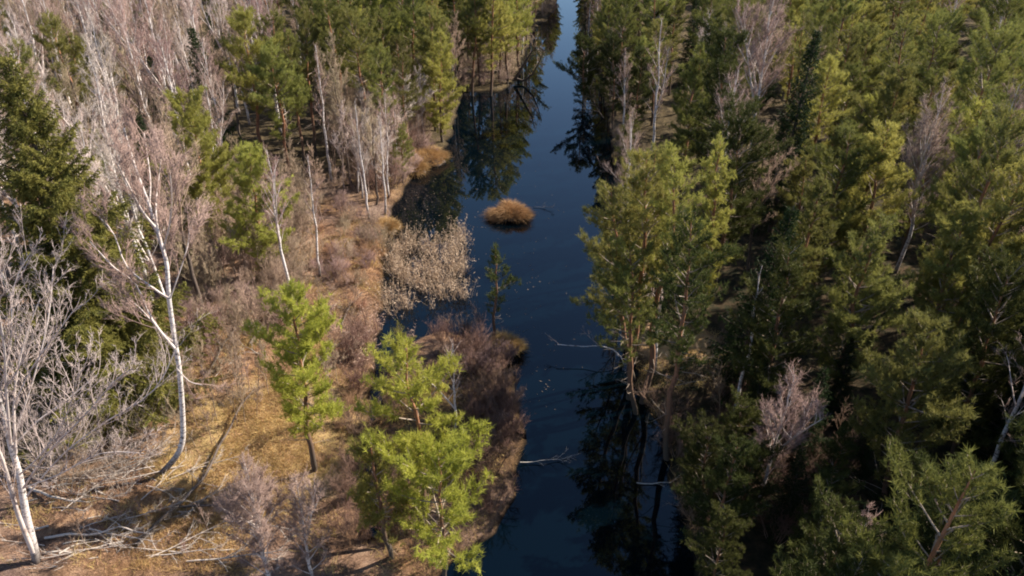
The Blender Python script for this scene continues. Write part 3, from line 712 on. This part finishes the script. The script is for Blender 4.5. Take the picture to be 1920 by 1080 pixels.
at_ = me.attributes.new('turn', 'FLOAT', 'POINT'); at_.data.foreach_set('value', np.random.default_rng(4).uniform(0, 6.28, len(RF)).astype(np.float32))
o = link('deep_forest', me); tag(o, 'mass of further trees glimpsed between and behind the nearer crowns', 'forest', kind='stuff')
ng = bpy.data.node_groups.new('grow', 'GeometryNodeTree'); ng.interface.new_socket('Geometry', in_out='INPUT', socket_type='NodeSocketGeometry'); ng.interface.new_socket('Geometry', in_out='OUTPUT', socket_type='NodeSocketGeometry')
gi = ng.nodes.new('NodeGroupInput'); go = ng.nodes.new('NodeGroupOutput'); ip_ = ng.nodes.new('GeometryNodeInstanceOnPoints'); ci_ = ng.nodes.new('GeometryNodeCollectionInfo')
ci_.inputs[0].default_value = pc; ci_.inputs['Separate Children'].default_value = True; ci_.inputs['Reset Children'].default_value = True
def attr(nm, ty):
    a = ng.nodes.new('GeometryNodeInputNamedAttribute'); a.data_type = ty; a.inputs[0].default_value = nm; return a.outputs[0]
cb = ng.nodes.new('ShaderNodeCombineXYZ'); ng.links.new(attr('turn', 'FLOAT'), cb.inputs[2])
ng.links.new(gi.outputs[0], ip_.inputs['Points']); ng.links.new(ci_.outputs[0], ip_.inputs['Instance']); ip_.inputs['Pick Instance'].default_value = True
ng.links.new(attr('kind_id', 'INT'), ip_.inputs['Instance Index']); ng.links.new(cb.outputs[0], ip_.inputs['Rotation']); ng.links.new(attr('size', 'FLOAT'), ip_.inputs['Scale'])
ng.links.new(ip_.outputs[0], go.inputs[0]); md = o.modifiers.new('grow', 'NODES'); md.node_group = ng

# ------------------------------------------------------------------ shrubs, reeds, grass, dead wood
bushes = [bush_mesh(201, 1.2, 1.9, 12, M['twig_brown']), bush_mesh(202, 1.5, 1.5, 14, M['twig']), bush_mesh(203, .9, 2.4, 9, M['twig_brown']), bush_mesh(204, 1.0, 1.2, 12, M['heath'])]
def patchy(pts, f, cut):                      # thins a scatter into clumps
    g = lambda x, y: math.sin(x * f + 1.7 * math.sin(y * f * .8)) + math.sin(y * f * 1.3 + 1.3 * math.sin(x * f * 1.1 + 2))
    return [p for p in pts if g(*p) > cut]
def sapling_mesh(seed, h, kind):
    b = Bare(seed, .012, 1.7, limb_k=4); r = b.r; P = curve((0, 0, -.1), (r.normal() * .1, r.normal() * .1, 1), h, 8, .2, .05, r); b.trunk.tube(P, np.linspace(.018 + h * .003, .006, 9), 5)
    for k in range(int(h * 2.6)):
        t = r.uniform(.25, .97); p, tg = interp(P, t); b.bough(curve(p, side_dir(tg, r.uniform(.4, .8), r), h * .3 * (1.15 - t) * r.uniform(.6, 1.2), 4, .4, .08, r), .014, 2)
    b.trunk.spikes(b.A, b.B, b.W)
    for src in (b.limb, b.fine): off = b.trunk.n; b.trunk.V += src.V; b.trunk.Q += [q + off for q in src.Q]; b.trunk.n += src.n
    return b.trunk.mesh('sapling', M[kind])
def scatter_poly(poly, step, seed, jit=.45, z=0.3):
    r = random.Random(seed); P = [tuple(at(u, v, z)[:2]) for u, v in poly]; xs = [p[0] for p in P]; ys = [p[1] for p in P]; out = []
    x = min(xs)
    while x < max(xs):
        y = min(ys)
        while y < max(ys):
            a, b = x + r.uniform(-jit, jit) * step, y + r.uniform(-jit, jit) * step
            if in_poly(a, b, P): out.append((a, b))
            y += step
        x += step
    return out
def shrub_patch(poly, step, seed, kinds, label, group, smin=.7, smax=1.2):
    pts = scatter_poly(poly, step, seed); pts = [p for p, d in zip(pts, shore_dist(np.array(pts))) if d > .15]
    pts.sort(key=lambda p: proj((p[0], p[1], .5))[0]); r = random.Random(seed)
    for k, (x, y) in enumerate(pts):
        o = link('shrub', bushes[r.choice(kinds)]); o.location = (x, y, gz(x, y)); o.rotation_euler[2] = r.uniform(0, 6.28)
        s = r.uniform(smin, smax); o.scale = (s, s, s)
        tag(o, label, 'shrub', group)
M['alder_twig'] = foliage('dark_alder_twigs', (.12, .07, .05), (.26, .16, .115), 0, .2, .8, .7)
M['thicket'] = foliage('thicket_twigs', (.20, .15, .12), (.42, .33, .26), 0, .15, .8, .7)
bushes += [bush_mesh(205, 2.0, 3.0, 11, M['thicket'], .009, .35), bush_mesh(206, 1.2, 1.9, 12, M['alder_twig']), bush_mesh(207, 1.1, 2.3, 10, M['alder_twig'], .008, .8)]
shrub_patch([(600, 480), (720, 425), (735, 460), (700, 560), (620, 560)], 2.2, 1, [1, 3], 'low pinkish leafless shrub on the orange bank left of the reed bed', 'shrubs left of the reed bed')
shrub_patch([(780, 625), (900, 640), (950, 680), (985, 800), (930, 860), (860, 850), (880, 740)], 1.35, 2, [5, 6, 1], 'bare brown shrub on the islet shore behind the near pine', 'shrubs on the islet', .6, 1.1)
shrub_patch([(850, 900), (960, 850), (950, 960), (850, 1060), (720, 1080), (720, 980)], 1.6, 3, [5, 3, 6], 'bare brown shrub round the foot of the broad low pine', 'shrubs under the islet pines', .5, .9)
shrub_patch([(360, 460), (560, 400), (600, 500), (560, 620), (480, 640), (350, 660)], 2.3, 4, [0, 1, 2], 'bare brown shrub among the birches behind the open bank', 'shrubs behind the open bank', .9, 1.6)
shrub_patch([(110, 600), (310, 600), (330, 860), (230, 960), (60, 940)], 2.3, 6, [0, 4, 4], 'tangled grey-brown shrub under the dark spruce', 'shrubs under the dark spruce', .8, 1.3)
shrub_patch([(700, 200), (850, 180), (830, 280), (740, 380), (640, 420)], 2.6, 7, [5, 1, 6], 'brown leafless shrub along the left shore beyond the reeds', 'shrubs on the far left shore', .9, 1.8)
shrub_patch([(600, 760), (650, 740), (650, 960), (600, 940)], 1.8, 9, [0, 3], 'thin olive-brown shrub beside the lone slender pine', 'shrubs beside the slender pine', .6, 1.0)
shrub_patch([(650, 620), (700, 600), (700, 1040), (650, 1060)], 1.15, 11, [5, 6, 3], 'brown shrub on the bank edge left of the narrow ditch', 'shrubs left of the ditch', .6, 1.0)
shrub_patch([(722, 700), (760, 700), (745, 1000), (716, 1020)], 1.2, 12, [5, 6], 'brown shrub on the islet edge by the narrow ditch', 'shrubs right of the ditch', .5, .9)
shrub_patch([(860, 178), (965, 170), (1000, 105), (1040, 20), (1000, 10), (880, 60)], 3.4, 13, [0, 1, 2], 'brown shrub at the foot of the pines on the channel point', 'shrubs on the channel point', .9, 1.5)
shrub_patch([(1200, 740), (1400, 740), (1600, 900), (1640, 1080), (1300, 1080)], 1.9, 14, [5, 6], 'dim brown shrub on the shaded lower right shore', 'shrubs on the shaded right shore', .7, 1.3)
shrub_patch([(640, 430), (720, 400), (728, 430), (722, 470), (640, 520)], 2.0, 15, [0, 2, 1], 'bare brown shrub at the bank corner above the reeds', 'shrubs at the bank corner', .6, 1.0)
shrub_patch([(1130, 60), (1170, 60), (1190, 300), (1180, 500), (1150, 430), (1140, 250)], 2.8, 16, [0, 2], 'brown shrub along the upper right shore', 'shrubs on the upper right shore', .9, 1.6)
saps = [sapling_mesh(501, 4, 'twig_brown'), sapling_mesh(502, 5.5, 'twig_brown'), sapling_mesh(503, 3, 'twig'), sapling_mesh(504, 6, 'twig_grey')]
def sap_patch(poly, step, seed, kinds, label, group, smin=.7, smax=1.2):
    pts = scatter_poly(poly, step, seed); pts = [p for p, d in zip(pts, shore_dist(np.array(pts))) if d > .3]; r = random.Random(seed)
    for x, y in pts:
        o = link('sapling', saps[r.choice(kinds)]); q = r.uniform(smin, smax); o.location = (x, y, gz(x, y)); o.scale = (q, q, q); o.rotation_euler = (r.gauss(0, .05), r.gauss(0, .05), r.uniform(0, 6.28)); tag(o, label, 'sapling', group)
sap_patch([(340, 860), (360, 640), (520, 560), (560, 620), (520, 740), (430, 880)], 1.35, 1, [0, 0, 1, 2, 0], 'thin bare brown sapling on the open bank right of the big birch', 'saplings right of the big birch')
sap_patch([(560, 620), (600, 500), (700, 560), (680, 700), (620, 900), (600, 1060), (560, 800)], 1.7, 2, [0, 2, 0], 'thin bare sapling between the slender pine and the tan reed patch', 'saplings round the slender pine', .5, 1)
sap_patch([(400, 400), (640, 400), (590, 500), (360, 620)], 1.9, 3, [1, 0, 1, 1], 'bare sapling below the bushy pine pair', 'saplings below the pine pair', .9, 1.4)
sap_patch([(620, 200), (850, 190), (760, 330), (700, 400), (620, 380)], 2.1, 4, [1, 1, 0, 3], 'bare brown sapling in the thicket of the left shore', 'saplings in the left shore thicket', 1, 1.6)
sap_patch([(110, 960), (400, 900), (440, 1080), (110, 1080)], 2.0, 5, [2, 2, 0], 'low thin sapling in the brush of the bottom left bank', 'saplings at the bottom left', .35, .7)
sap_patch([(1200, 700), (1380, 560), (1420, 700), (1400, 900), (1250, 850)], 3.6, 6, [0, 1, 0], 'thin brown sapling round the sunlit clearing', 'saplings round the clearing', .7, 1.2)
shrub_patch([(900, 690), (985, 740), (1005, 850), (985, 930), (940, 1010), (900, 1040), (900, 900)], 1.5, 18, [5, 6, 5], 'twiggy brown shrub overhanging the channel from the islet', 'shrubs overhanging the channel', .6, 1.1)
shrub_patch([(560, 440), (722, 410), (700, 600), (600, 640), (520, 620)], 3.0, 19, [0, 3, 1], 'small brown shrub on the orange bank', 'shrubs on the orange bank', .5, .9)
def blades_field(pts, hmin, hmax, per, spread, wid, mat, seed, lean=.5, plume=False, z0=None):
    r = np.random.default_rng(seed); P = np.repeat(np.array(pts), per, 0) + r.normal(size=(len(pts) * per, 2)) * spread
    if z0 is None:
        Zb = height(P); ok = Zb > .05; P, Zb = P[ok], Zb[ok]
    else: Zb = np.full(len(P), z0)
    A = np.column_stack([P, Zb - .03]); m = len(A); h = r.uniform(hmin, hmax, m)
    B = A + np.column_stack([r.normal(size=(m, 2)) * lean * h[:, None], h]); b = MB()
    b.blades(A, B, wid, r)
    if plume:
        for s in range(4):
            f = r.uniform(.5, 1, (m, 1)); q = A + (B - A) * f; d = r.normal(size=(m, 3)) * .4 + (0, 0, .25)
            d /= np.linalg.norm(d, axis=1)[:, None]; b.blades(q, q + d * r.uniform(.1, .34, (m, 1)), .027, r)
    return b.mesh('blades', mat)
reed1 = [(742, 448), (775, 436), (800, 452), (838, 440), (852, 424), (872, 418), (874, 440), (858, 462), (880, 488), (872, 510), (892, 530), (868, 548), (836, 545), (815, 566), (775, 560), (752, 585), (728, 575), (716, 540), (734, 500), (722, 470)]
reed2 = [(705, 590), (770, 585), (768, 640), (740, 690), (680, 700), (660, 660), (670, 620)]
down = lambda P, dv: [(u, v + dv) for u, v in P]
o = link('reed_bed', blades_field(patchy(patchy(scatter_poly(down(reed1, 10), .27, 21), 2.7, -.1), .95, -.75), .25, 2.1, 5, .16, .013, M['reed'], 22, .38, True, -.05))
tag(o, 'pale bed of dry feathery reeds standing in the water left of the channel', 'reeds', kind='stuff')
o = link('reed_bed', blades_field(patchy(scatter_poly(down(reed2, 10), .26, 23), 1.7, -.5), .4, 1.6, 5, .18, .013, M['reed'], 24, .36, True))
tag(o, 'smaller tan reed patch on the bank between reed bed and near pine', 'reeds', kind='stuff')
straw_poly = [(430, 760), (560, 740), (600, 860), (560, 930), (460, 1080), (250, 1080), (260, 960), (420, 880)]
o = link('dry_grass', blades_field(scatter_poly(straw_poly, .22, 31), .12, .4, 13, .12, .012, M['straw'], 32, .7))
tag(o, 'yellow dry grass covering the near left bank', 'grass', kind='stuff')
heath_poly = [(560, 440), (722, 410), (720, 560), (690, 700), (640, 900), (640, 1080), (20, 1080), (20, 960), (340, 860), (360, 600)]
o = link('heather', blades_field(scatter_poly(heath_poly, .42, 33), .08, .32, 14, .22, .014, M['heath'], 34, .8))
tag(o, 'low brown heather and leaf litter on the left bank', 'ground cover', kind='stuff')
o = link('pale_grass', blades_field(patchy(scatter_poly(heath_poly, .3, 43), 1.3, .2), .15, .45, 9, .16, .012, M['straw'], 44, .8))
tag(o, 'tufts of pale dry grass scattered over the left bank', 'grass', kind='stuff')
rim = [SH[k] for k in range(len(SH)) if 20 < SH[k][1] < 78]
o = link('shore_sedge', blades_field([tuple(p) for p in rim], .2, .6, 34, .35, .014, M['tussock'], 36, .5))
tag(o, 'fringe of brown sedge along the water line', 'sedge', kind='stuff')
islet = [(722, 1010), (722, 900), (738, 760), (800, 700), (900, 700), (950, 800), (940, 930), (900, 1010), (840, 1080), (700, 1080)]
o = link('islet_grass', blades_field(scatter_poly(islet, .4, 37), .1, .4, 14, .22, .013, M['straw'], 38, .7))
tag(o, 'dry grass under the pines on the near islet', 'grass', kind='stuff')
clr = [(1180, 625), (1350, 620), (1370, 740), (1190, 745)]
o = link('clearing_grass', blades_field(scatter_poly(clr, .4, 39), .08, .3, 14, .22, .013, M['straw'], 40, .8))
tag(o, 'sunlit dry grass in the small clearing on the right shore', 'grass', kind='stuff')

def tussock(name, R, hgt, n, seed, pos, label, elong=1.0):
    r = np.random.default_rng(seed); b = MB(); m = n; a = r.uniform(0, 6.28, m); q = np.sqrt(r.random(m)) * R * (1 + .16 * np.sin(a * 2 + seed) + .1 * np.sin(a * 5 + 1))
    # peat mound
    k = 26; rings = []
    for t in np.linspace(0, 1, 6):
        rr = R * 1.0 * np.cos(t * 1.5) * (1 + .10 * np.sin(np.arange(k) * 1.9 + seed) + .12 * np.sin(np.arange(k) * .483 + seed)); rings.append(np.column_stack([rr * elong * np.cos(np.arange(k) * 6.283 / k), rr * np.sin(np.arange(k) * 6.283 / k), np.full(k, -.3 + t * (hgt * .55 + .3))]))
    V = np.concatenate(rings); i = np.arange(5)[:, None] * k; j = np.arange(k)[None]; j2 = (j + 1) % k
    mo = MB(); mo.add(V, np.stack([i + j, i + j2, i + k + j2, i + k + j], -1).reshape(-1, 4))
    x, y = q * np.cos(a) * elong, q * np.sin(a); z = hgt * .55 * np.sqrt(np.clip(1 - (q / R) ** 2, 0, 1))
    A = np.column_stack([x, y, z - .05]); out = np.column_stack([x, y, np.zeros(m)]) / R
    d = out * .9 + r.normal(size=(m, 3)) * .45 + (0, 0, .75); d /= np.linalg.norm(d, axis=1)[:, None]; l = r.uniform(.2, .6, (m, 1)) * hgt * (1 + .35 * np.sin(a * 3 + q * 4))[:, None]
    mid = A + d * l; b.blades(A, mid, .012, r); b.blades(mid - d * l * .3, mid + d * l * .4 + out * l * .5 - np.array((0, 0, .35)) * l, .012, r)
    root = bpy.data.objects.new(name, None); C.objects.link(root); root.location = pos
    link('peat_mound', mo.mesh('peat_mound', M['dark_bark'], True), root); link('grass_tuft', b.mesh('grass_tuft', M['tussock']), root)
    tag(root, label, 'grass island' if name == 'grass_island' else 'tussock'); return root
ip = at(957, 407, 0)
tussock('grass_island', 1.05, 1.25, 8000, 51, (ip[0], ip[1], 0), 'round tussock island of brown grass alone in mid channel', 1.2)
for k, (u, v, R, lb) in enumerate([(800, 298, 1.7, 'large orange-brown grass tussock on the left shore above the dark water'), (775, 318, 1.2, 'smaller orange tussock left of the large one on the shore'),
                                   (722, 432, .9, 'brown tussock at the bank corner above the reeds'), (945, 655, .8, 'dark tussock at the foot of the thin young pine')]):
    p = at(u, v, .2); tussock('grass_tussock', R, 1.0, 4500, 60 + k, (p[0], p[1], gz(p[0], p[1])), lb, 1.15)

def branch_mesh(seed, L, r0, mat, flat=True, subs=6):
    b = Bare(seed, .008, .5, 0, 4); r = b.r; m = MB()
    P = curve((0, 0, .08), (1, .1, .05 if flat else .4), L, 8, -.03, .09, r); m.tube(P, np.linspace(r0, .012, 9), 6)
    for k in range(subs):
        p, tg = interp(P, r.uniform(.3, .95)); d = side_dir(tg, r.uniform(.5, .9), r); d[2] = abs(d[2]) * .6
        Q = curve(p, d, L * r.uniform(.15, .32), 4, 0, .1, r); m.tube(Q, np.linspace(r0 * .4, .008, 5), 4)
        for j in range(4):
            e, te = interp(Q, r.uniform(.3, 1)); f = e + side_dir(te, .7, r) * r.uniform(.2, .6); f[2] = max(f[2], .03); m.spikes([e], [f], [.009])
    return m.mesh('branch', mat)
M['pale_dead'] = bark('pale_dead_wood', (.22, .175, .14), (.50, .42, .35), 4.0)
bms = [branch_mesh(301, 4.5, .05, M['dead_wood']), branch_mesh(302, 3.2, .035, M['dead_wood']), branch_mesh(303, 2.4, .03, M['pale_dead'], True, 9), branch_mesh(304, 6, .06, M['dark_bark']), branch_mesh(305, 4.2, .045, M['pale_dead'], True, 8)]
r = random.Random(9)
def lay(u, v, ang, i, label, s=1, group=None, z=None, name='fallen_branch'):
    p = at(u, v, .6); o = link(name, bms[i]); zz = gz(p[0], p[1]) if z is None else z
    o.location = (p[0], p[1], zz); o.rotation_euler = (r.uniform(-.3, .3), 0, math.radians(ang)); o.scale = (s, s, s); tag(o, label, 'dead branch', group); return o
for x, y in scatter_poly([(60, 880), (330, 870), (440, 930), (440, 1070), (90, 1070)], .95, 71):
    u, v = proj((x, y, .6)); lay(u, v, r.choice([0, 15, -20, 170, 30, 200, 60]), r.choice([0, 2, 4, 4]), 'pale dead branch lying in the tangle beside the bottom left birch', r.uniform(.6, 1.1), 'dead branches beside the bottom left birch')
for x, y in scatter_poly([(400, 620), (690, 560), (660, 700), (400, 860)], 2.6, 72):
    u, v = proj((x, y, .6)); lay(u, v, r.uniform(-30, 210), r.choice([1, 2]), 'thin pale twig lying on the open left bank', r.uniform(.5, 1), 'twigs on the open bank')
def ground_log_or_shadow(pts, r0, seed, label, mat='dark_bark', lift=.08):
    P = np.array([at(u, v, .5) for u, v in pts]); T = np.linspace(0, len(P) - 1, len(P) * 4); Q = np.array([[np.interp(t, range(len(P)), P[:, c]) for c in range(3)] for t in T])
    Q[:, 2] = height(Q[:, :2]) + lift + np.linspace(0, .5, len(Q)); o0 = Q[0].copy(); m = MB(); m.tube(Q - o0, np.linspace(r0, .03, len(Q)), 7); rg = np.random.default_rng(seed)
    for k in range(5):
        p, tg = interp(Q - o0, rg.uniform(.3, .95)); d = side_dir(tg, .8, rg); d[2] = abs(d[2]); m.tube(curve(p, d, rg.uniform(.4, 1.1), 3, .1, .1, rg), np.linspace(.025, .008, 4), 4)
    o = link('log_or_shadow_line', m.mesh('log_or_shadow_line', M[mat], True)); o.location = o0; tag(o, label, 'fallen log')  # real dead wood, and dark tubes laid in place of cast shadows
ground_log_or_shadow([(256, 1032), (290, 985), (345, 945), (385, 905), (420, 845), (455, 780), (480, 755)], .13, 1, 'dark curved stand-in for a tree shadow across the yellow grass of the near left bank')  # solid dark tube laid along the line of a tree's cast shadow
ground_log_or_shadow([(470, 655), (500, 610), (530, 570), (556, 530)], .13, 2, 'dark stand-in for a tree shadow at the foot of the white forked birch')  # another tree shadow modelled as a dark tube on the ground
for k, (pts, lb) in enumerate([([(600, 640), (585, 600), (572, 560), (566, 520)], 'thin dark stem leaning on the orange bank above the slender pine'), ([(400, 700), (425, 660), (455, 610), (470, 560)], 'thin dark stem leaning among the saplings right of the big birch'),
        ([(640, 610), (655, 580), (680, 560)], 'short dark stick on the orange bank by the tan reeds')]): ground_log_or_shadow(pts, .06, 20 + k, lb)
ground_log_or_shadow([(330, 952), (400, 955), (470, 948)], .08, 3, 'short straight stand-in for a shadow streak right of the curved one')  # horizontal shadow streak on the grass, built as a dark tube
ground_log_or_shadow([(90, 1022), (160, 1018), (230, 1005), (290, 1018)], .07, 4, 'long pale pole lying at the bottom of the left bank', 'pale_dead')
ground_log_or_shadow([(60, 925), (115, 955), (165, 965)], .08, 5, 'thick pale branch stub left in the brush below the spruce', 'pale_dead')
lay(975, 855, 5, 1, 'pale twig poking into the water beside the islet', .9, z=.1)
def traced_dead(seed, base, lims, label, kind='brown', dens=.3):
    bx, by, bz = foot(*base); b = Bare(seed, .02, dens, limb_k=5); rg = b.r
    for pts, r0, dy in lims:
        P = np.array([on_depth(u, v, by + dy * k / (len(pts) - 1)) for k, (u, v) in enumerate(pts)]) - np.array((bx, by, bz))
        T = np.linspace(0, len(P) - 1, len(P) * 3); Q = np.array([[np.interp(t, range(len(P)), P[:, c]) for c in range(3)] for t in T])
        b.trunk.tube(Q, np.linspace(r0, .03, len(Q)), 6); src = Q[len(Q) // 3:]
        for k in range(7 if kind == 'brown' else 2):
            p, tg = interp(src, rg.uniform(0, .98)); b.bough(curve(p, side_dir(tg, .8, rg), rg.uniform(.8, 1.8), 4, .2, .1, rg), .03, 2)
    return plant('dead_tree', b.finish(kind), (bx, by, bz), 0, 1, label, 'dead tree')
traced_dead(401, (966, 150), [([(964, 150), (972, 138), (988, 112), (1000, 92), (1005, 72)], .24, -1), ([(968, 148), (982, 152), (1000, 138), (1010, 118), (1018, 98)], .2, -2)], 'dark dead tree leaning over the water from the channel point')
traced_dead(402, (1100, 668), [([(1160, 668), (1150, 655), (1125, 648), (1095, 650), (1045, 646)], .035, .5), ([(1150, 655), (1165, 670), (1172, 690)], .03, -.3)], 'white curved dead branch reaching over the dark water from the right shore', 'grey')
traced_dead(403, (1135, 215), [([(1132, 222), (1120, 205), (1108, 180), (1104, 160)], .08, 0), ([(1125, 210), (1100, 205), (1085, 190)], .06, -1)], 'dead snag on the right shore opposite the channel point')
HP((1098, 68), 10, 404, 'dark pine leaning over the far channel from the right shore', width=.3, base=.2, needles='pine_dark')
for x, y, lb in ((17.6, 97, 'first'), (19.5, 112, 'second')):
    plant('pine_tree', PP(5), (x, y, gz(x, y)), 1, .8, f'{lb} dark shore pine up the far right side of the channel', 'tree', 'pines up the far right shore')
lay(1000, 378, -5, 2, 'little twig floating right of the grass island', .8, z=.0)
lay(1195, 893, 0, 1, 'thin pole lying on the water at the dark right shore', 1.0, z=.05)
r_ = np.random.default_rng(77); fm = MB(); c0 = at(985, 330, 0)
pts = np.array([at(u, v, 0) for u, v in zip(r_.normal(800, 55, 260), r_.normal(390, 35, 260))] + [at(u, v, 0) for u, v in zip(r_.normal(985, 45, 160), r_.uniform(300, 780, 160))])
pts = pts[shore_dist(pts[:, :2]) < -.1]; dr = r_.normal(size=pts.shape) * (1, 1, 0); dr /= np.linalg.norm(dr, axis=1)[:, None]
fm.spikes(pts + (0, 0, .004), pts + dr * r_.uniform(.05, .2, (len(pts), 1)) + (0, 0, .012), np.full(len(pts), .02))
tag(link('floating_litter', fm.mesh('floating_litter', M['reed'])), 'dead leaves and bits of reed floating on the dark water', 'litter', kind='stuff')
print('objects', len(bpy.data.objects))
